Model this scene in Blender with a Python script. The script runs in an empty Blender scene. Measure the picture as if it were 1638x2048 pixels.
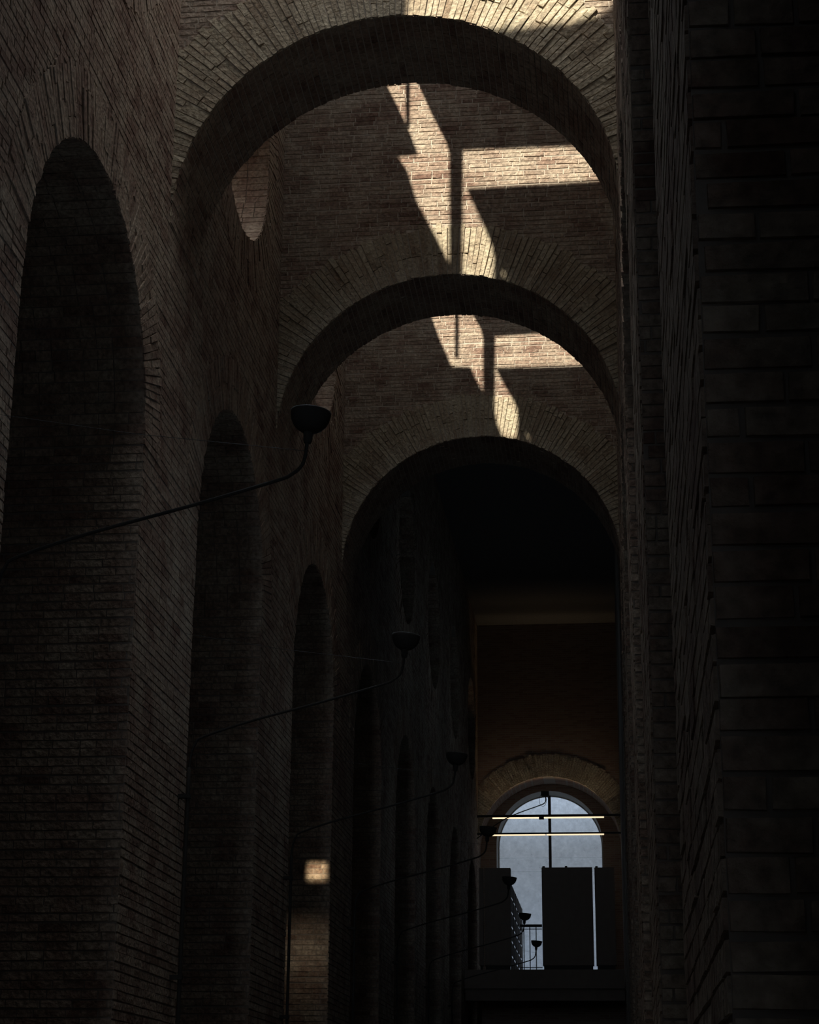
import bpy, math, random
import numpy as np
from mathutils import Matrix, Vector
from mathutils.geometry import tessellate_polygon
random.seed(7); RNG = np.random.default_rng(11)
C = bpy.context.scene.collection
SC = bpy.context.scene

# ------------------------------------------------------------------ measures (metres, floor at z = 0)
EYE = 1.6
F_PX, PITCH, YAW, ROLL = 3774.45, 0.320703, 0.108874, 0.007983
D1, STEP, T = 16.3075, 6.0, 1.278          # front of first cross wall, bay length, cross wall thickness
CX, R, S = -1.9634, 2.2049, 8.5037 + EYE    # nave arch: centre, radius, spring height
XL, XR = -4.1745, 0.2177                    # faces of the two side walls
E1, E2, OZ = 0.52, 1.789, 5.993 + EYE       # pier from D-E1 to D+E2, spring height of side openings
OR = (STEP - E1 - E2) / 2                   # radius of side openings
OCZ, OCY, OCR = 11.72 + EYE, 3.42, 1.54       # round openings: centre height, centre past D, radius
RINGT = 0.58
TOP = 17.2                                  # underside of roof
SX, SY = 0.40, 0.90                         # sun travel per metre of fall
TS = 1.3                                    # thickness of side walls
Y0, Y1 = -42.0, 59.75                        # near end, window wall face

# ------------------------------------------------------------------ camera
cyw, syw, cp, sp = math.cos(YAW), math.sin(YAW), math.cos(PITCH), math.sin(PITCH)
w_ = np.array([-syw*cp, cyw*cp, sp]); r_ = np.array([cyw, syw, 0.0]); u_ = np.cross(r_, w_)
r2 = math.cos(ROLL)*r_ + math.sin(ROLL)*u_; u2 = -math.sin(ROLL)*r_ + math.cos(ROLL)*u_
cam = bpy.data.cameras.new('camera'); co = bpy.data.objects.new('camera', cam); C.objects.link(co)
cam.sensor_fit = 'VERTICAL'; cam.sensor_height = 36.0; cam.lens = F_PX/2048*36.0
cam.clip_start = 0.1; cam.clip_end = 500
co.matrix_world = Matrix(((r2[0], u2[0], -w_[0], 0), (r2[1], u2[1], -w_[1], 0), (r2[2], u2[2], -w_[2], EYE), (0, 0, 0, 1)))
SC.camera = co
def px_on_y(px, py, Y):                     # where the sight line of a photo point meets the plane y = Y
    d = (px-819)/F_PX*r2 - (py-1024)/F_PX*u2 + w_
    P = d*Y/d[1]; return float(P[0]), float(P[2]) + EYE

# ------------------------------------------------------------------ world, sun, daylight, exposure
SC.view_settings.view_transform = 'Standard'; SC.view_settings.look = 'None'
SC.view_settings.exposure = 0.0; SC.view_settings.gamma = 1.0; SC.view_settings.use_curve_mapping = False
wd = bpy.data.worlds.new('world'); SC.world = wd; wd.use_nodes = True
nt = wd.node_tree; nt.nodes.clear()
def N(nt, t, **k):
    n = nt.nodes.new(t)
    for a, b in k.items(): setattr(n, a, b)
    return n
tc = N(nt, 'ShaderNodeTexCoord'); sep = N(nt, 'ShaderNodeSeparateXYZ'); nt.links.new(tc.outputs['Generated'], sep.inputs[0])
noi = N(nt, 'ShaderNodeTexNoise'); noi.inputs['Scale'].default_value = 9; noi.inputs['Detail'].default_value = 4
nt.links.new(tc.outputs['Generated'], noi.inputs['Vector'])
ma = N(nt, 'ShaderNodeMath', operation='MULTIPLY_ADD'); ma.inputs[1].default_value = 0.05; ma.inputs[2].default_value = -0.025
nt.links.new(noi.outputs['Fac'], ma.inputs[0])
ad = N(nt, 'ShaderNodeMath', operation='ADD'); nt.links.new(sep.outputs['Z'], ad.inputs[0]); nt.links.new(ma.outputs[0], ad.inputs[1])
cr = N(nt, 'ShaderNodeValToRGB'); e = cr.color_ramp.elements
e[0].position = 0.085; e[0].color = (0.20, 0.24, 0.30, 1); e[1].position = 0.178; e[1].color = (0.74, 0.90, 1.12, 1)
m1 = cr.color_ramp.elements.new(0.145); m1.color = (0.222, 0.242, 0.262, 1)
nt.links.new(ad.outputs[0], cr.inputs[0])
bg = N(nt, 'ShaderNodeBackground'); bg.inputs['Strength'].default_value = 1.0; nt.links.new(cr.outputs[0], bg.inputs[0])
wo = N(nt, 'ShaderNodeOutputWorld'); nt.links.new(bg.outputs[0], wo.inputs[0])

def sun(name, d, strength, angle, col):
    l = bpy.data.lights.new(name, 'SUN'); l.energy = strength; l.angle = math.radians(angle); l.color = col
    o = bpy.data.objects.new(name, l); C.objects.link(o); o.location = (0, 0, 40)
    o.rotation_euler = Vector(d).to_track_quat('-Z', 'Y').to_euler()
def area(name, loc, d, sx, sy, power, col, spread=180, up=None):
    l = bpy.data.lights.new(name, 'AREA'); l.shape = 'RECTANGLE'; l.size = sx; l.size_y = sy; l.energy = power; l.color = col
    l.spread = math.radians(spread)
    o = bpy.data.objects.new(name, l); C.objects.link(o); o.location = loc
    o.rotation_euler = Vector(d).to_track_quat('-Z', 'Y').to_euler()
sun('sun', (SX, SY, -1), 11.5, 0.75, (1.0, 0.93, 0.79))
sun('rear_fill_sun', (-0.01, 1.0, 0.02), 0.115, 6, (0.66, 0.80, 1.0))  # second sun added behind the viewer as weak fill for the dark interior
BAYS = [(D1-3.4, D1+0.3), (D1+T, D1+6), (D1+6+T, D1+12)]
for (a, b), pw in zip(BAYS, (170, 21, 26)):
    area('skylight_daylight', (CX, (a+b)/2, TOP-0.12), (0, 0, -1), 3.6, b-a-0.5, pw, (0.95, 0.96, 1.0))
for k, pw in ((-1, 40), (0, 170), (1, 45)):
    area('side_skylight_daylight', (XL-3.2, D1+6*k+E2+OR, TOP-0.1), (0, 0, -1), 3.0, 3.4, pw, (0.98, 0.95, 0.95))

def fill_light(loc, power):                  # added fill point without a fitting, lifts the dark nave
    l = bpy.data.lights.new('fill_point', 'POINT'); l.energy = power; l.color = (0.62, 0.80, 1.0); l.shadow_soft_size = 0.0
    o = bpy.data.objects.new('fill_point', l); C.objects.link(o); o.location = loc

# ------------------------------------------------------------------ materials
def base_mat(name, rough=0.9):
    m = bpy.data.materials.new(name); m.use_nodes = True; n = m.node_tree
    b = n.nodes['Principled BSDF']; b.inputs['Roughness'].default_value = rough
    b.inputs['Specular IOR Level'].default_value = 0.25
    return m, n, b
def plain(name, col, rough=0.6, metal=0.0, var=0.15):
    m, n, b = base_mat(name, rough); b.inputs['Metallic'].default_value = metal
    t = N(n, 'ShaderNodeTexCoord'); ns = N(n, 'ShaderNodeTexNoise'); ns.inputs['Scale'].default_value = 6
    n.links.new(t.outputs['Object'], ns.inputs['Vector'])
    mx = N(n, 'ShaderNodeMix', data_type='RGBA'); mx.inputs['A'].default_value = (*[c*(1-var) for c in col], 1); mx.inputs['B'].default_value = (*[c*(1+var) for c in col], 1)
    n.links.new(ns.outputs['Fac'], mx.inputs['Factor']); n.links.new(mx.outputs['Result'], b.inputs['Base Color'])
    return m
def brick_mat(name, c0, c1, c2, wash, wamt):
    """individual bricks: each takes a tone of its own, with lime wash smears and a rough fired face"""
    m, n, b = base_mat(name, 0.92)
    at = N(n, 'ShaderNodeAttribute', attribute_name='tone')
    rp = N(n, 'ShaderNodeValToRGB'); el = rp.color_ramp.elements
    el[0].position = 0.0; el[0].color = (*c0, 1); el[1].position = 1.0; el[1].color = (*c2, 1)
    q = el.new(0.5); q.color = (*c1, 1)
    n.links.new(at.outputs['Fac'], rp.inputs[0])
    t = N(n, 'ShaderNodeTexCoord')
    n1 = N(n, 'ShaderNodeTexNoise'); n1.inputs['Scale'].default_value = 2.3; n1.inputs['Detail'].default_value = 6; n1.inputs['Roughness'].default_value = 0.65
    n2 = N(n, 'ShaderNodeTexNoise'); n2.inputs['Scale'].default_value = 24; n2.inputs['Detail'].default_value = 5
    n.links.new(t.outputs['Object'], n1.inputs['Vector']); n.links.new(t.outputs['Object'], n2.inputs['Vector'])
    mr = N(n, 'ShaderNodeMapRange'); mr.inputs['From Min'].default_value = 0.40; mr.inputs['From Max'].default_value = 0.66
    mr.inputs['To Min'].default_value = 0.0; mr.inputs['To Max'].default_value = wamt
    n.links.new(n1.outputs['Fac'], mr.inputs['Value'])
    mx = N(n, 'ShaderNodeMix', data_type='RGBA'); n.links.new(mr.outputs[0], mx.inputs['Factor'])
    n.links.new(rp.outputs[0], mx.inputs['A']); mx.inputs['B'].default_value = (*wash, 1)
    hs = N(n, 'ShaderNodeMapRange'); hs.inputs['From Min'].default_value = 0.3; hs.inputs['From Max'].default_value = 0.7
    hs.inputs['To Min'].default_value = 0.62; hs.inputs['To Max'].default_value = 1.30; n.links.new(n2.outputs['Fac'], hs.inputs['Value'])
    ml = N(n, 'ShaderNodeVectorMath', operation='SCALE'); n.links.new(mx.outputs['Result'], ml.inputs[0]); n.links.new(hs.outputs[0], ml.inputs['Scale'])
    n.links.new(ml.outputs[0], b.inputs['Base Color'])
    bp = N(n, 'ShaderNodeBump'); bp.inputs['Strength'].default_value = 1.0; bp.inputs['Distance'].default_value = 0.02
    n.links.new(n2.outputs['Fac'], bp.inputs['Height']); n.links.new(bp.outputs[0], b.inputs['Normal'])
    return m
def mortar_mat(name, col, bricks=False):
    m, n, b = base_mat(name, 0.95)
    t = N(n, 'ShaderNodeTexCoord'); ns = N(n, 'ShaderNodeTexNoise'); ns.inputs['Scale'].default_value = 14; ns.inputs['Detail'].default_value = 6
    n.links.new(t.outputs['Object'], ns.inputs['Vector'])
    mx = N(n, 'ShaderNodeMix', data_type='RGBA'); mx.inputs['A'].default_value = (*[c*0.65 for c in col], 1); mx.inputs['B'].default_value = (*[c*1.2 for c in col], 1)
    n.links.new(ns.outputs['Fac'], mx.inputs['Factor']); n.links.new(mx.outputs['Result'], b.inputs['Base Color'])
    bp = N(n, 'ShaderNodeBump'); bp.inputs['Distance'].default_value = 0.01; bp.inputs['Strength'].default_value = 0.8
    h = ns.outputs['Fac']
    if bricks:     # far brickwork, courses in the shader only
        sp = N(n, 'ShaderNodeSeparateXYZ'); n.links.new(t.outputs['Object'], sp.inputs[0])
        s2 = N(n, 'ShaderNodeMath', operation='ADD'); n.links.new(sp.outputs['X'], s2.inputs[0]); n.links.new(sp.outputs['Y'], s2.inputs[1])
        cb = N(n, 'ShaderNodeCombineXYZ'); n.links.new(s2.outputs[0], cb.inputs['X']); n.links.new(sp.outputs['Z'], cb.inputs['Y'])
        bt = N(n, 'ShaderNodeTexBrick'); bt.inputs['Scale'].default_value = 1.0; bt.inputs['Brick Width'].default_value = 0.28; bt.inputs['Row Height'].default_value = 0.068
        bt.inputs['Mortar Size'].default_value = 0.008; bt.inputs['Color1'].default_value = (0.22, 0.13, 0.09, 1); bt.inputs['Color2'].default_value = (0.30, 0.21, 0.15, 1); bt.inputs['Mortar'].default_value = (*[c*0.8 for c in col], 1)
        n.links.new(cb.outputs[0], bt.inputs['Vector']); n.links.new(bt.outputs['Color'], b.inputs['Base Color'])
        iv = N(n, 'ShaderNodeMath', operation='SUBTRACT'); iv.inputs[0].default_value = 1; n.links.new(bt.outputs['Fac'], iv.inputs[1]); h = iv.outputs[0]
    n.links.new(h, bp.inputs['Height']); n.links.new(bp.outputs[0], b.inputs['Normal'])
    return m
M_BRICK = brick_mat('brick', (0.155, 0.090, 0.064), (0.255, 0.170, 0.124), (0.36, 0.275, 0.205), (0.44, 0.37, 0.275), 0.75)
M_RING = brick_mat('voussoir_brick', (0.24, 0.17, 0.11), (0.34, 0.27, 0.185), (0.44, 0.37, 0.26), (0.47, 0.41, 0.29), 0.8)
M_MORTAR = mortar_mat('lime_mortar', (0.50, 0.43, 0.34))
M_MORTAR_DK = mortar_mat('dark_mortar', (0.24, 0.20, 0.165))  # mortar in a darker tone, for the side walls
M_FAR = mortar_mat('brickwork', (0.36, 0.30, 0.24), True)
M_DARK = mortar_mat('dark_roof_lining', (0.10, 0.09, 0.08))
M_CONC = mortar_mat('concrete', (0.22, 0.21, 0.19))
M_METAL = plain('black_metal', (0.045, 0.042, 0.038), 0.7, 0.0)
M_METAL.node_tree.nodes['Principled BSDF'].inputs['Specular IOR Level'].default_value = 0.05
M_PANEL = plain('dark_panel', (0.16, 0.125, 0.10), 0.9)
M_STEEL = plain('grey_wire', (0.10, 0.105, 0.105), 0.5, 0.3)
M_JOINT = bpy.data.materials.new('pale_translucent_joint'); M_JOINT.use_nodes = True; n_ = M_JOINT.node_tree; n_.nodes.clear()
o_ = N(n_, 'ShaderNodeOutputMaterial'); tl = N(n_, 'ShaderNodeBsdfTranslucent'); tl.inputs['Color'].default_value = (0.95, 0.95, 0.93, 1); n_.links.new(tl.outputs[0], o_.inputs[0])
M_PLASTER = plain('pale_plaster', (0.42, 0.40, 0.36), 0.9)
m_, n_, b_ = base_mat('lit_diffuser'); b_.inputs['Base Color'].default_value = (0.9, 0.8, 0.65, 1)
b_.inputs['Emission Color'].default_value = (1.0, 0.78, 0.50, 1); b_.inputs['Emission Strength'].default_value = 1.1; M_LED = m_
m_ = bpy.data.materials.new('frosted_glass'); m_.use_nodes = True; n_ = m_.node_tree; n_.nodes.clear()
o_ = N(n_, 'ShaderNodeOutputMaterial'); mixs = N(n_, 'ShaderNodeMixShader'); tp = N(n_, 'ShaderNodeBsdfTransparent'); tl = N(n_, 'ShaderNodeBsdfTranslucent')
t_ = N(n_, 'ShaderNodeTexCoord'); g_ = N(n_, 'ShaderNodeTexNoise'); g_.inputs['Scale'].default_value = 5; g_.inputs['Detail'].default_value = 8; g_.inputs['Roughness'].default_value = 0.75
n_.links.new(t_.outputs['Object'], g_.inputs['Vector'])
gr = N(n_, 'ShaderNodeMapRange'); gr.inputs['From Min'].default_value = 0.3; gr.inputs['From Max'].default_value = 0.7; gr.inputs['To Min'].default_value = 0.74; gr.inputs['To Max'].default_value = 0.96
n_.links.new(g_.outputs['Fac'], gr.inputs['Value']); cbn = N(n_, 'ShaderNodeCombineColor')
for i_ in range(3): n_.links.new(gr.outputs[0], cbn.inputs[i_])
n_.links.new(cbn.outputs[0], tp.inputs['Color']); tl.inputs['Color'].default_value = (0.75, 0.78, 0.8, 1)
mixs.inputs[0].default_value = 0.25; n_.links.new(tp.outputs[0], mixs.inputs[1]); n_.links.new(tl.outputs[0], mixs.inputs[2]); n_.links.new(mixs.outputs[0], o_.inputs[0])
M_GLASS = m_

# ------------------------------------------------------------------ mesh helpers
class MB:
    """collects quads/triangles with a material slot and a tone per face, links them as ONE mesh object"""
    def __init__(s): s.v = []; s.nv = 0; s.f = []; s.m = []; s.t = []
    def add(s, verts, faces, mat=0, tone=0.5):
        s.v.append(np.asarray(verts, float).reshape(-1, 3))
        for i, f in enumerate(faces):
            s.f.append([a+s.nv for a in f]); s.m.append(mat); s.t.append(tone)
        s.nv += len(s.v[-1])
    def box(s, lo, hi, mat=0):
        x0, y0, z0 = lo; x1, y1, z1 = hi
        s.add([(x0,y0,z0),(x1,y0,z0),(x1,y1,z0),(x0,y1,z0),(x0,y0,z1),(x1,y0,z1),(x1,y1,z1),(x0,y1,z1)],
              [(0,3,2,1),(4,5,6,7),(0,1,5,4),(1,2,6,5),(2,3,7,6),(3,0,4,7)], mat)
    def tube(s, pts, rad, seg=12, mat=0, closed=False):
        P = [Vector(p) for p in pts]; n = len(P); vs = []
        rads = rad if isinstance(rad, (list, tuple)) else [rad]*n
        for i, p in enumerate(P):
            a = P[(i-1) % n] if (closed or i > 0) else p; b = P[(i+1) % n] if (closed or i < n-1) else p
            t = (b-a).normalized(); h = Vector((0, 1, 0)) if abs(t.y) < 0.9 else Vector((1, 0, 0))
            e1 = t.cross(h).normalized(); e2 = t.cross(e1)
            for k in range(seg):
                g = 2*math.pi*k/seg; vs.append(tuple(p + rads[i]*(math.cos(g)*e1 + math.sin(g)*e2)))
        fs = []
        for i in range(n if closed else n-1):
            j = (i+1) % n
            for k in range(seg): fs.append((i*seg+k, i*seg+(k+1) % seg, j*seg+(k+1) % seg, j*seg+k))
        if not closed: fs.append(tuple(range(seg))[::-1]); fs.append(tuple((n-1)*seg+k for k in range(seg)))
        s.add(vs, fs, mat)
    def lathe(s, prof, seg=48, mat=0):
        vs = [(r*math.cos(2*math.pi*k/seg), r*math.sin(2*math.pi*k/seg), z) for r, z in prof for k in range(seg)]
        fs = [(i*seg+k, i*seg+(k+1) % seg, (i+1)*seg+(k+1) % seg, (i+1)*seg+k) for i in range(len(prof)-1) for k in range(seg)]
        s.add(vs, fs, mat)
    def slab(s, loops, place, thick, mat=0):
        """flat plate with holes: loops of 2D points (first the outline), place(u,v,w) -> xyz, w runs 0..thick"""
        tris = tessellate_polygon([[Vector((a, b, 0)) for a, b in lp] for lp in loops])
        flat = [p for lp in loops for p in lp]; n = len(flat)
        vs = [place(a, b, 0) for a, b in flat] + [place(a, b, thick) for a, b in flat]
        fs = [tuple(t) for t in tris] + [tuple(i+n for i in t)[::-1] for t in tris]
        o = 0
        for lp in loops:
            k = len(lp)
            for i in range(k): j = (i+1) % k; fs.append((o+i, o+j, n+o+j, n+o+i))
            o += k
        s.add(vs, fs, mat)
    def build(s, name, mats, parent=None, smooth=False, fix=True):
        me = bpy.data.meshes.new(name); me.from_pydata(np.concatenate(s.v).tolist(), [], s.f)
        for m in (mats if isinstance(mats, (list, tuple)) else [mats]): me.materials.append(m)
        me.polygons.foreach_set('material_index', s.m)
        a = me.attributes.new('tone', 'FLOAT', 'FACE'); a.data.foreach_set('value', s.t)
        if smooth: me.polygons.foreach_set('use_smooth', [True]*len(me.polygons))
        me.update(); o = bpy.data.objects.new(name, me); C.objects.link(o)
        if parent: o.parent = parent
        return o

def brick(mb, place, quad, h, tone, mat=1, jit=0.003):
    """one brick: quad of (u,v) corners, front face at relief h with worn corners, back sunk in the mortar"""
    g = RNG.normal(0, jit, (4, 2)); tilt = RNG.normal(0, jit*0.6, 4)
    cu = sum(q[0] for q in quad)/4; cv = sum(q[1] for q in quad)/4
    vs = []
    for i, (a, b) in enumerate(quad): vs.append(place(a, b, -0.01))
    for i, (a, b) in enumerate(quad):
        aa = a + g[i, 0] + (0.003 if a < cu else -0.003); bb = b + g[i, 1] + (0.002 if b < cv else -0.002)
        vs.append(place(aa, bb, h + tilt[i]))
    mb.add(vs, [(4,5,6,7),(0,1,5,4),(1,2,6,5),(2,3,7,6),(3,0,4,7)], mat, tone)

def brick_face(mb, place, u0, u1, v0, v1, keep, course=0.068, length=0.275, joint=0.0105, relief=0.007, mat=1, jit=0.002):
    """courses of bricks over a rectangle; keep(u,v) says where brick stands"""
    v = v0; row = 0
    while v < v1 - 0.02:
        c = course*random.uniform(0.93, 1.07); hh = min(c, v1-v) - joint*random.uniform(0.7, 1.3)
        u = u0 - random.uniform(0, 1)*length*0.8; dv = random.uniform(-0.003, 0.003)
        bandt = random.gauss(0, 0.09); wob = random.uniform(0, 6)
        while u < u1:
            L = length*random.choice((1, 1, 1, 0.52, 1.08, 0.9)); a, b = max(u, u0), min(u+L-joint*0.8, u1)
            vm = v+hh/2; ka, kb = keep(a+.001, vm), keep(b-.001, vm)
            if ka != kb:                       # bricks are cut where an arch begins
                lo, hi = a, b
                for _ in range(7):
                    mid = (lo+hi)/2
                    if keep(mid, vm) == ka: lo = mid
                    else: hi = mid
                if ka: b = lo
                else: a = hi
            if b - a > 0.02 and (ka or kb or keep((a+b)/2, vm)):
                w0 = 0.004*math.sin(a*1.7+wob); w1 = 0.004*math.sin(b*1.7+wob)
                brick(mb, place, [(a, v+dv+w0), (b, v+dv+w1), (b, v+dv+hh+w1), (a, v+dv+hh+w0)], relief*random.uniform(0.7, 1.3),
                      min(1, max(0, random.gauss(0.42, 0.24)+bandt)), mat, jit)
            u += L
        v += c; row += 1

def ring_bricks(mb, place, cu, cv, r0, thick, a0, a1, keep, step=0.072, relief=0.02, mat=0):
    """voussoirs: radial courses of long bricks around an arch"""
    rm = r0 + thick*0.35; n = int(abs(a1-a0)*rm/step); da = (a1-a0)/n
    for i in range(n):
        a = a0 + i*da; g = da*0.5*(1 - 0.14*random.uniform(0.6, 1.4)); am = a + da/2 + random.gauss(0, da*0.02)
        r = r0 - random.uniform(0.0, 0.014); end = r0 + thick + random.uniform(-0.03, 0.05)
        cuts = [r]; x = r0 + random.choice((0.28, 0.44, 0.30, 0.16, 0.9))
        while x < end-0.08: cuts.append(x); x += random.choice((0.30, 0.44, 0.42, 0.27))
        cuts.append(end); t0 = random.gauss(0.5, 0.13)
        for ra, rb in zip(cuts[:-1], cuts[1:]):
            rb -= 0.004
            mu, mv = cu+math.cos(am)*(ra+rb)/2, cv+math.sin(am)*(ra+rb)/2
            if not keep(mu, mv): continue
            ga, gb = g, g*(r0+thick*0.35)/ (0.5*(ra+rb)) * (0.5*(ra+rb))/ (r0+thick*0.35)
            q = [(cu+math.cos(am+s*ga)*rr, cv+math.sin(am+s*ga)*rr) for rr, s in ((ra, -1), (rb, -1), (rb, 1), (ra, 1))]
            # same brick by winding
            brick_r(mb, place, q, relief*random.uniform(0.55, 1.5), min(1, max(0, t0+random.gauss(0, 0.16))), mat)
def brick_r(mb, place, q, h, tone, mat):
    g = RNG.normal(0, 0.0025, (4, 2)); tl = RNG.normal(0, 0.003, 4)
    cu = sum(p[0] for p in q)/4; cv = sum(p[1] for p in q)/4
    vs = [place(a, b, -0.012) for a, b in q] + [place(a+(cu-a)*0.02+g[i, 0], b+(cv-b)*0.02+g[i, 1], h+tl[i]) for i, (a, b) in enumerate(q)]
    mb.add(vs, [(4,5,6,7),(0,1,5,4),(1,2,6,5),(2,3,7,6),(3,0,4,7)], mat, tone)

def tag(o, label=None, cat=None, group=None, kind=None):
    if label: o['label'] = label
    if cat: o['category'] = cat
    if group: o['group'] = group
    if kind: o['kind'] = kind
    return o
def empty(name, loc, label, cat, group=None):
    o = bpy.data.objects.new(name, None); C.objects.link(o); o.location = loc; o.empty_display_size = 0.2
    return tag(o, label, cat, group)
def copy_tree(o, parent=None):
    c = o.copy(); C.objects.link(c)
    if parent: c.parent = parent
    for ch in o.children: copy_tree(ch, c)
    return c
def arc(cu, cv, r, a0, a1, n): return [(cu+r*math.cos(a0+(a1-a0)*i/n), cv+r*math.sin(a0+(a1-a0)*i/n)) for i in range(n+1)]
PI = math.pi

# ------------------------------------------------------------------ floor
fl = MB(); fl.box((-10.4, Y0, -0.3), (6.4, 66, 0)); tag(fl.build('floor', M_CONC), 'dark floor of the brick nave', 'floor', kind='structure')

# ------------------------------------------------------------------ side walls with tall arched openings and round openings above
KS = range(-3, 8)
def curved_bricks(mb, X, sgn, cc, cz, rad, a0, a1, n):
    for i in range(n):
        a = a0 + i*(a1-a0)/n; da = (a1-a0)/n; u = 0.0; tb = random.gauss(0.5, 0.12)
        while u < TS-0.05:
            L = random.choice((0.28, 0.28, 0.15)); b = min(u+L-0.01, TS); rr = rad - 0.010*random.uniform(0.6, 1.4)
            q = [(X+sgn*x, cc+rr*math.cos(g), cz+rr*math.sin(g)) for x, g in ((u, a+.0025), (b, a+.0025), (b, a+da-.0025), (u, a+da-.0025))]
            q2 = [(p[0], cc+(p[1]-cc)*(rad+0.01)/rr, cz+(p[2]-cz)*(rad+0.01)/rr) for p in q]
            mb.add(q2+q, [(4,5,6,7),(0,1,5,4),(1,2,6,5),(2,3,7,6),(3,0,4,7)], 1, min(1, max(0, tb+random.gauss(0, 0.2)))); u += L
def side_wall(name, X, sgn, label, y_lo, y_hi, ring_rng, bk_lo, bk_hi):
    """X = face towards the nave, sgn = direction of its thickness"""
    mb = MB(); place = lambda y, z, w: (X - sgn*w, y, z)         # w positive = proud of the face, towards the nave
    ops = [D1+6*k+E2+OR for k in KS]; DC = OCY-E2-OR
    out = [(Y0, 0)]
    for cy in ops:
        if k_open(cy, y_lo, y_hi):
            out += [(cy-OR, 0)] + arc(cy, OZ, OR, PI, 0, 40) + [(cy+OR, 0)]
    out += [(Y1+1.2, 0), (Y1+1.2, TOP), (Y0, TOP)]
    holes = [arc(cy+DC, OCZ, OCR, 0, 2*PI, 56)[:-1] for cy in ops if k_open(cy, y_lo, y_hi)]
    mb.slab([out]+holes, lambda y, z, w: (X + sgn*w, y, z), TS, 0)
    RT = 0.60
    def free(y, z):
        for cy in ops:
            if not k_open(cy, y_lo, y_hi): continue
            if z <= OZ and abs(y-cy) < OR: return False
            if z > OZ and math.hypot(y-cy, z-OZ) < OR+RT-0.02: return False
            if math.hypot(y-cy-DC, z-OCZ) < OCR+RINGT-0.02: return False
        return True
    brick_face(mb, place, bk_lo, bk_hi, 0.02, TOP-0.05, free, course=0.078, joint=0.010, relief=0.008, jit=0.0012)
    for cy in ops:                                               # brick skin on the far jamb of each opening, facing the camera
        if bk_lo < cy+OR < bk_hi+0.5:
            brick_face(mb, lambda u, v, w, yy=cy+OR: (u, yy-w, v), *( (X-TS, X) if sgn < 0 else (X, X+TS) ), 0.02, OZ, lambda u, v: True, course=0.078, joint=0.010, relief=0.008, jit=0.0012)
            curved_bricks(mb, X, sgn, cy, OZ, OR, 0.0, PI*0.8, 46)
            # the curved side of the round opening
            curved_bricks(mb, X, sgn, cy+DC, OCZ, OCR, -PI*0.52, PI*0.38, 44)
    w = mb.build(name, [M_MORTAR_DK, M_BRICK]); tag(w, label, 'wall', kind='structure')
    for cy in ops:
        if ring_rng[0] < cy < ring_rng[1]:
            rb = MB(); ring_bricks(rb, place, cy, OZ, OR, RT, PI, 0, lambda u, v: True, relief=0.012); rb.build('arch_ring', M_BRICK, w)
            rb = MB(); ring_bricks(rb, place, cy+DC, OCZ, OCR, RINGT, 2*PI, 0, lambda u, v: v < TOP-0.1 and math.hypot(u-cy, v-OZ) > OR+RT, relief=0.012); rb.build('round_opening_ring', M_BRICK, w)
    return w
def k_open(cy, lo, hi): return lo < cy < hi
side_wall('wall_left', XL, -1, 'tall brick wall on the left with slender arched openings', -3, 58.2, (6, 59), 4.0, 59.0)
side_wall('wall_right', XR, 1, 'dark brick wall at the right edge with deep openings', -3, 58.2, (0, 30), 2.5, 34.0)

# aisles behind the side walls: outer walls, gallery floors, roofs
for nm, x0, x1 in (('wall_outer_left', -10.4, -9.8), ('wall_outer_right', 5.8, 6.4)):
    b = MB(); b.box((x0, Y0, 0), (x1, 66, TOP)); tag(b.build(nm, M_FAR), 'outer brick wall of the dark side aisle', 'wall', kind='structure')
b = MB(); b.box((-9.8, Y0, 9.35), (XL-TS, Y1+1.2, 9.75)); tag(b.build('trim_1', M_CONC), 'gallery slab of the left aisle', 'slab', kind='structure')
b = MB(); b.box((XR+TS, Y0, 9.35), (5.8, Y1+1.2, 9.75)); tag(b.build('trim_2', M_CONC), 'gallery slab of the right aisle', 'slab', kind='structure')

for k in range(-2, 8):                        # partitions that carry the cross walls on through the aisles
    b = MB(); b.box((-9.8, D1+6*k, 0), (XL-TS, D1+6*k+T, TOP)); b.box((XR+TS, D1+6*k, 0), (5.8, D1+6*k+T, TOP))
    tag(b.build('wall_aisle_%d' % (k+3), M_FAR), 'dark cross partition in the side aisles', 'wall', kind='structure')
b = MB(); b.box((XR+0.01, Y0-0.3, 0), (6.4, Y0, TOP)); b.box((-10.4, Y0-0.3, 0), (XL-0.01, Y0, TOP))
tag(b.build('wall_near', M_FAR), 'wall beside the entrance behind the viewer', 'wall', kind='structure')

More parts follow.
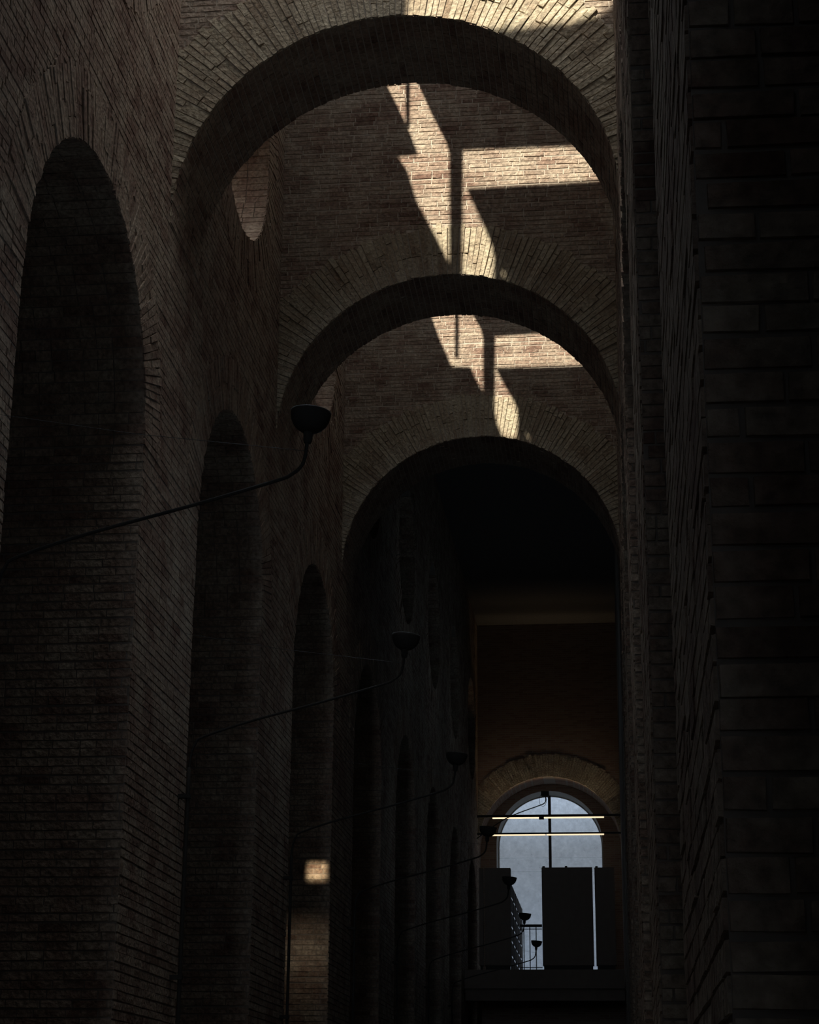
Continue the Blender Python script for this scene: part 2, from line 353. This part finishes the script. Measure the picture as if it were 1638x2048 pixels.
# ------------------------------------------------------------------ cross walls carried by round arches
def cross_wall(k, detail):
    D = D1 + 6*k; mb = MB(); place = lambda x, z, w: (x, D-w, z)
    out = [(XL-0.02, TOP), (XL-0.02, S)] + arc(CX, S, R, PI, 0, 64) + [(XR+0.02, S), (XR+0.02, TOP)]
    mb.slab([out], lambda x, z, w: (x, D+w, z), T, 0)
    RT = 0.70
    if detail:
        brick_face(mb, place, XL, XR, S-0.2, TOP-0.02, lambda u, v: math.hypot(u-CX, v-S) > R+RT-0.015 or (v < S and False), course=0.066)
    w = mb.build('wall_cross_%d' % (k+1), [M_MORTAR if detail else M_FAR, M_BRICK])
    n = ('nearest and largest', 'second nearest', 'third nearest', 'fourth', 'fifth', 'sixth', 'seventh', 'farthest')[k]
    tag(w, 'brick wall over the %s round arch across the nave' % n, 'wall', kind='structure')
    rb = MB(); ring_bricks(rb, place, CX, S, R, RT, PI, 0, lambda u, v: XL-0.3 < u < XR+0.3, relief=0.016, step=0.066 if detail else 0.075)
    rb.build('arch_ring', M_RING, w)
    # soffit bricks: courses running along the underside
    if detail:
        sb = MB(); n_ = 92
        for i in range(n_):
            a = PI*i/n_; da = PI/n_; y = 0.0
            while y < T-0.03:
                L = random.choice((0.28, 0.28, 0.15)); y2 = min(y+L-0.01, T); rr = R-0.008*random.uniform(0.4, 1.6)
                q = [(CX+rr*math.cos(t), D+yy, S+rr*math.sin(t)) for t, yy in ((a+.003, y), (a+.003, y2), (a+da-.003, y2), (a+da-.003, y))]
                q2 = [(CX+(p[0]-CX)*(R+.01)/rr, p[1], S+(p[2]-S)*(R+.01)/rr) for p in q]
                sb.add(q2+q, [(7,6,5,4),(0,1,5,4),(1,2,6,5),(2,3,7,6),(3,0,4,7)], 0, random.gauss(0.5, 0.2)); y += L
        sb.build('arch_soffit', M_BRICK, w)
for k in (0, 1, 2, 7): cross_wall(k, k < 3)

# ------------------------------------------------------------------ roof with its skylight slots
def roof_pt(px, py, D):                      # a lit photo point on the wall at depth D belongs to the roof opening the sun passes
    x, z = px_on_y(px, py, D); h = TOP - z
    return (x - SX*h, D - SY*h)
LIT1 = [[(822, -60), (815, 60), (1000, 66), (1080, 58), (1150, 52), (1200, 34), (1228, 8), (1228, -60)]]
LIT2 = [[(745, 110), (820, 110), (835, 165), (862, 226), (893, 287), (899, 310), (899, 532), (874, 480), (835, 409), (816, 348), (795, 316), (836, 312), (821, 272), (798, 223), (770, 168)],
        [(927, 303), (1158, 294), (1222, 292), (1222, 364), (1192, 366), (934, 381), (954, 425), (972, 464), (984, 495), (988, 516), (986, 566), (927, 562)]]
LIT3 = [[(852, 600), (932, 600), (948, 635), (962, 659), (966, 676), (966, 786), (957, 771), (947, 752), (942, 738), (903, 736), (896, 718), (879, 681), (866, 644)],
        [(991, 675), (1084, 668), (1226, 664), (1226, 734), (1165, 734), (992, 739), (1006, 766), (1023, 796), (1033, 815), (1036, 840), (1034, 882), (1008, 882), (996, 854), (991, 827)]]
GL2 = [(1003, 549), (1006, 546), (1015, 561), (1011, 563)]; GL3 = [(1053, 874), (1055, 871), (1063, 882), (1060, 884)]
rf = MB()
holes = []
for D, ls in ((D1, LIT1), (D1+6, LIT2+[GL2]), (D1+12, LIT3+[GL3])):
    for l in ls: holes.append([roof_pt(a, b, D) for a, b in l])
rf.slab([[(XL-0.02, Y0), (XR+0.02, Y0), (XR+0.02, Y1+1.4), (XL-0.02, Y1+1.4)]] + holes, lambda x, y, w: (x, y, TOP+w), 0.03, 0)
ce = tag(rf.build('ceiling', M_DARK), 'roof of the nave with narrow skylight slots', 'ceiling', kind='structure')
for D, a, b, w in ((D1+6, (816, 130), (816, 262), 0.03), (D1+12, (914, 610), (914, 722), 0.035)):
    p, q = roof_pt(*a, D), roof_pt(*b, D); g = MB()
    g.add([(p[0]-w, p[1], TOP+.03), (p[0]+w, p[1], TOP+.03), (q[0]+w, q[1], TOP+.03), (q[0]-w, q[1], TOP+.03),
           (p[0]-w, p[1], TOP+.06), (p[0]+w, p[1], TOP+.06), (q[0]+w, q[1], TOP+.06), (q[0]-w, q[1], TOP+.06)],
          [(0,3,2,1),(4,5,6,7),(0,1,5,4),(1,2,6,5),(2,3,7,6),(3,0,4,7)])
    g.build('glazing_bar', M_METAL, ce)
for nm, x0, x1 in (('ceiling_left_aisle', -10.4, XL-0.02), ('ceiling_right_aisle', XR+0.02, 6.4)):
    b = MB(); b.box((x0, Y0, TOP), (x1, 66, TOP+0.3)); tag(b.build(nm, M_CONC), 'roof of the side aisle', 'ceiling', kind='structure')

# ------------------------------------------------------------------ end wall with arched window
WX, WR, WS = -2.02, 1.67, 8.85 + EYE; WB = 6.45
mb = MB()
win_loop = [(WX+WR, WB)] + arc(WX, WS, WR, 0, PI, 48) + [(WX-WR, WB)]
mb.slab([[(-10.4, 0), (6.4, 0), (6.4, TOP), (-10.4, TOP)], win_loop], lambda x, z, w: (x, Y1+0.02+w, z), 1.0, 0)
tag(mb.build('wall_end', M_FAR), 'end wall of the nave around the arched window', 'wall', kind='structure')
GY = Y1 + 0.95
wn = empty('window_1', (WX, GY, WB), 'tall arched window of misty frosted glass at the far end', 'window'); wn['kind'] = 'structure'
def rel(o, p): o.location = tuple(-c for c in p); return o
g = MB(); g.slab([win_loop], lambda x, z, w: (x, GY+w, z), 0.012); rel(g.build('pane', M_GLASS, wn), wn.location)
g = MB(); g.box((-2.075, GY-0.12, WB), (-1.985, GY-0.02, WS+WR-0.02)); rel(g.build('mullion', M_METAL, wn), wn.location)
g = MB(); lin = arc(WX, WS, WR-0.004, 0, PI, 48); lin = [(WX+WR-0.004, WB)]+lin+[(WX-WR+0.004, WB)]
for (a, b), (c, d) in zip(lin[:-1], lin[1:]):
    k_ = 1.02; o1 = [(WX+(p-WX)*k_, WS+(q-WS)*k_ if q > WS else q) for p, q in ((a, b), (c, d))]
    g.add([(a, Y1+0.03, b), (c, Y1+0.03, d), (c, GY-0.03, d), (a, GY-0.03, b)] + [(o1[0][0], Y1+0.03, o1[0][1]), (o1[1][0], Y1+0.03, o1[1][1]), (o1[1][0], GY-0.03, o1[1][1]), (o1[0][0], GY-0.03, o1[0][1])],
          [(0,1,2,3), (7,6,5,4), (0,4,5,1), (3,2,6,7)])
rel(g.build('window_reveal', M_PLASTER, wn), wn.location)
for zz in (8.53+EYE, 8.10+EYE):
    g = MB(); g.box((WX-WR, GY-0.015, zz), (WX+WR, GY-0.003, zz+0.018)); rel(g.build('glazing_joint', M_JOINT, wn), wn.location)
g = MB(); g.slab([win_loop, [(WX+(a-WX)*0.975, b if b <= WB+.001 else WS+(b-WS)*0.975 if b > WS else b) for a, b in [(p[0], p[1]+0.05) if p[1] == WB else p for p in win_loop]]],
                 lambda x, z, w: (x, GY-0.03+w, z), 0.03); rel(g.build('window_frame', M_PLASTER, wn), wn.location)

# ------------------------------------------------------------------ gallery bridge, panels, rack, railing in front of the window
BY = 52.6
_, BZ = px_on_y(1050, 1939, BY)
b = MB(); b.box((XL+.03, BY, BZ-0.5), (XR-.03, Y1, BZ)); b.box((XL+.03, BY+0.3, BZ-0.8), (XR-.03, BY+0.6, BZ-0.5))
tag(b.build('gallery_bridge', M_PANEL), 'dark upper gallery deck crossing below the arched window', 'gallery')
def panel(x0p, x1p, ytop, label, depth=0.35, tabs=()):
    xa, zt = px_on_y(x0p, ytop, BY+0.1); xb, _ = px_on_y(x1p, ytop, BY+0.1)
    t = empty('display_panel', ((xa+xb)/2, BY+0.1, BZ), label, 'display panel', 'tall dark panels on the gallery')
    h = zt-BZ; wd = (xb-xa)/2
    p = MB(); p.box((-wd, 0, 0.12), (wd, depth, h)); p.build('board', M_PANEL, t)
    p = MB(); p.box((-wd+0.03, 0.03, 0), (wd-0.03, depth-0.03, 0.12)); p.build('plinth', M_METAL, t)
    for tp_ in tabs:
        x, _ = px_on_y(tp_, ytop, BY+0.1); x -= (xa+xb)/2
        p = MB(); p.box((x-0.035, 0.05, h), (x+0.035, 0.12, h+0.045)); p.build('bracket', M_METAL, t)
xl_px = 948
panel(958, 965.5, 1736, 'narrow dark panel against the left wall, left of the arched window', tabs=())
panel(968.5, 1020.5, 1736, 'wide dark panel left of the bright gap, below the arched window')
panel(1083, 1184, 1735, 'widest dark panel, right of the bright gap below the window', tabs=(1087, 1132))
panel(1188.5, 1228, 1735, 'dark panel right of the thin bright slit, by the right wall', tabs=(1193,))
# open rack seen edge on behind the left panel
xr0, _ = px_on_y(1022, 1760, BY+0.6); _, zr = px_on_y(1022, 1766, BY+0.6)
rk = empty('storage_rack', (xr0, BY+0.6, BZ), 'tall open rack with slatted shelves beside the bright gap under the window', 'rack')
RL, RH = 6.2, zr-BZ
for i in range(6):
    p = MB(); y = i*RL/5; p.box((-0.022, y-0.07, 0), (0.004, y+0.07, RH)); p.build('post', M_METAL, rk)
nb = 6
for i in range(nb):
    z0 = RH*i/nb
    p = MB(); p.box((-0.018, 0, z0+0.065), (0.0, RL, z0+RH/nb-0.01)); p.build('shelf_panel', M_PANEL, rk)
# railing
xa, zt = px_on_y(1040, 1849, BY+0.12); xb, _ = px_on_y(1084, 1849, BY+0.12)
rl = empty('railing', (xa, BY+0.12, BZ), 'black metal railing in the bright gap at the edge of the gallery', 'railing')
L_, H_ = xb-xa, zt-BZ
p = MB(); p.box((0, -0.03, H_-0.07), (L_, 0.03, H_)); p.build('handrail', M_METAL, rl)
p = MB(); p.box((0, -0.012, H_-0.135), (L_, 0.012, H_-0.115)); p.build('rail', M_METAL, rl)
p = MB(); p.box((0, -0.012, 0.05), (L_, 0.012, 0.07)); p.build('rail', M_METAL, rl)
for px in (1048, 1060, 1072.5):
    x, _ = px_on_y(px, 1890, BY+0.12); x -= xa
    p = MB(); p.box((x-0.012, -0.012, 0), (x+0.012, 0.012, H_-0.07)); p.build('baluster', M_METAL, rl)

# ------------------------------------------------------------------ light bars across the far arch
BYL = D1+42-0.35
for i, (pa, pb, ya, yb, lab, gp) in enumerate(((985, 1208, 1638, 1633.5, 'upper of two black light bars across the arched window, glowing warm below', (1078, 1088)),
                                  (983.5, 1208, 1672, 1668, 'lower of two black light bars across the arched window, glowing warm below', (1091, 1093)))):
    (xa, za), (xb, zb) = px_on_y(pa, ya, BYL), px_on_y(pb, yb, BYL); z = (za+zb)/2
    t = empty('light_bar', ((xa+xb)/2, BYL, z), lab, 'light', 'light bars before the window'); ox = (xa+xb)/2
    p = MB(); p.box((XL-ox, -0.03, 0.025), (XR-ox, 0.03, 0.10) if i == 0 else (XR-ox, 0.03, 0.075)); p.build('bar', M_METAL, t)
    g0, _ = px_on_y(gp[0], ya, BYL); g1, _ = px_on_y(gp[1], ya, BYL)
    for a, b in ((xa-ox, g0-ox), (g1-ox, xb-ox)):
        p = MB(); p.box((a, -0.025, -0.012), (b, 0.025, 0.025)); o = p.build('tube', M_LED, t); o['label'] = 'warm glowing tube'
    if i == 0:
        p = MB(); p.box((g0-ox, -0.04, -0.045), (g1-ox, 0.04, 0.03)); p.build('joint_box', M_METAL, t)
    area('light_bar_glow', (ox, BYL+0.10, z+0.14), (0, -0.10, 1), xb-xa+0.7, 0.05, 2.9, (1.0, 0.76, 0.5), 66)

# ------------------------------------------------------------------ bowl lamps on bent arms from the left wall
def smooth_path(pts, n=6):
    P = [Vector(p) for p in pts]; out = []
    for i in range(len(P)-1):
        p0, p1, p2, p3 = P[max(i-1, 0)], P[i], P[i+1], P[min(i+2, len(P)-1)]
        for j in range(n):
            t = j/n; out.append(0.5*((2*p1)+(-p0+p2)*t+(2*p0-5*p1+4*p2-p3)*t*t+(-p0+3*p1-3*p2+p3)*t*t*t))
    return out+[P[-1]]
def make_lamp():
    t = empty('wall_lamp', (XL+0.1, D1-4.5, 0), '', 'lamp', 'bowl lamps on bent arms')
    ox = XL+0.1; z = lambda v: v+EYE
    pole = [(0, 0, 0.02), (0, 0, 2.0), (0, 0, z(3.2)), (0, 0, z(3.40))]
    p = MB(); p.tube(pole, 0.019); p.build('pole', M_METAL, t, True)
    a = smooth_path([(0, 0, z(3.38)), (0.012, 0, z(3.52)), (0.05, 0, z(3.63)), (0.13, 0, z(3.70)), (0.6, 0, z(3.85)), (1.3, 0, z(4.03)), (-2.2-ox, 0, z(4.19)), (-2.09-ox, 0, z(4.235)), (-2.02-ox, 0, z(4.30)), (-1.995-ox, 0, z(4.40)), (-1.99-ox, 0, z(4.50))])
    p = MB(); p.tube(a, 0.0125); p.build('arm', M_METAL, t, True)
    hd = (-1.988-ox, 0, z(4.455))
    p = MB(); p.lathe([(0.001, 0.0), (0.024, 0.0), (0.03, 0.02), (0.033, 0.075), (0.03, 0.08), (0.001, 0.08)], 24)
    o = p.build('collar', M_METAL, t, True); o.location = hd; o.rotation_euler = (0, math.radians(4), 0)
    prof = [(0.02, 0.075), (0.055, 0.083), (0.088, 0.103), (0.115, 0.134), (0.130, 0.168), (0.137, 0.205), (0.139, 0.225), (0.134, 0.225), (0.127, 0.17), (0.112, 0.14), (0.085, 0.11), (0.05, 0.09), (0.001, 0.088)]
    p = MB(); p.lathe(prof, 48); o = p.build('lamp_shade', M_METAL, t, True); o.location = hd; o.rotation_euler = (0, math.radians(5), 0)
    p = MB(); p.tube([(-0.1, 0, z(4.74)), (0.9, 0, z(4.56)), (-2.0-ox, 0, z(4.40))], 0.002, 6); p.build('stay_wire', M_STEEL, t)
    for zz in (1.2, 3.0, 4.7):
        p = MB(); p.box((-0.11, -0.03, zz), (0.025, 0.03, zz+0.04)); p.build('wall_bracket', M_METAL, t)
    return t
LBL = ['nearest black bowl lamp on a long bent arm, big and silhouetted',
       'second nearest bowl lamp, head lost in darkness, grey arm crossing left openings',
       'third nearest bowl lamp, thin pole rising between second and third left openings',
       'fourth nearest bowl lamp, head in the dark just left of the arched window',
       'bowl lamp at the top corner of the dark panel left of the bright gap',
       'bowl lamp hanging in front of the slatted rack, beside the bright gap',
       'farthest and lowest bowl lamp, seen against the railing in the bright gap']
lamp0 = make_lamp()
for k in range(7):
    t = lamp0 if k == 0 else copy_tree(lamp0)
    t.location = (XL+0.1, D1-4.5+6*k, 0); t['label'] = LBL[k]
for k in (-2, -1, 0, 1, 2, 4, 5, 6): fill_light((-1.99, D1-4.5+6*k, 5.1+EYE), (8.5 if k < 2 else 5.0) if k < 3 else 4.0)  # added fill points along the row of unlit bowls
for k in range(4, 7): fill_light((-1.99, D1-3+6*k, 12.2), 5.5)     # added unseen fill high in the far bays, no fittings there

# spotlight on its own arm under the crown of the window arch
sy_ = D1+42-0.6; (hx, hz) = px_on_y(1090, 1589, sy_); (ax, az) = px_on_y(1012, 1637, sy_)
sl = empty('spotlight', (hx, sy_, hz), 'small black spotlight on a bent arm under the crown of the far window arch', 'lamp')
dz = (az-hz)/(ax-hx)
xe = XL+0.01-hx
arm = smooth_path([(xe, 0, dz*xe-0.06), (ax-hx, 0, az-hz), (-0.16, 0, -0.33), (-0.03, 0, -0.27), (0.015, 0, -0.20), (0.02, 0, -0.06)])
p = MB(); p.tube(arm, 0.016, 8); p.build('arm', M_METAL, sl, True)
p = MB(); p.box((-0.12, -0.09, -0.05), (0.12, 0.09, 0.09)); p.box((-0.09, -0.06, -0.08), (0.09, 0.06, -0.05)); p.build('lamp_head', M_METAL, sl)
p = MB(); p.tube([(-0.07+0.11*math.cos(g), 0.02, -0.17+0.19*math.sin(g)) for g in np.linspace(0, 2*PI, 28)[:-1]], 0.006, 6, closed=True); p.build('cable', M_METAL, sl, True)

# ------------------------------------------------------------------ small lamps in the left aisle that wash the brick of the third opening
yj = D1+12-E1
area('aisle_spot_glow', (XL-0.19, yj-0.9, 4.15+EYE), (0, 0.9, -0.42), 0.26, 0.20, 0.42, (1.0, 0.86, 0.60), 10)
area('aisle_wash_glow', (XL-0.35, yj-1.2, 3.2+EYE), (0, 1.0, -0.6), 0.7, 0.2, 0.36, (1.0, 0.88, 0.70), 58)
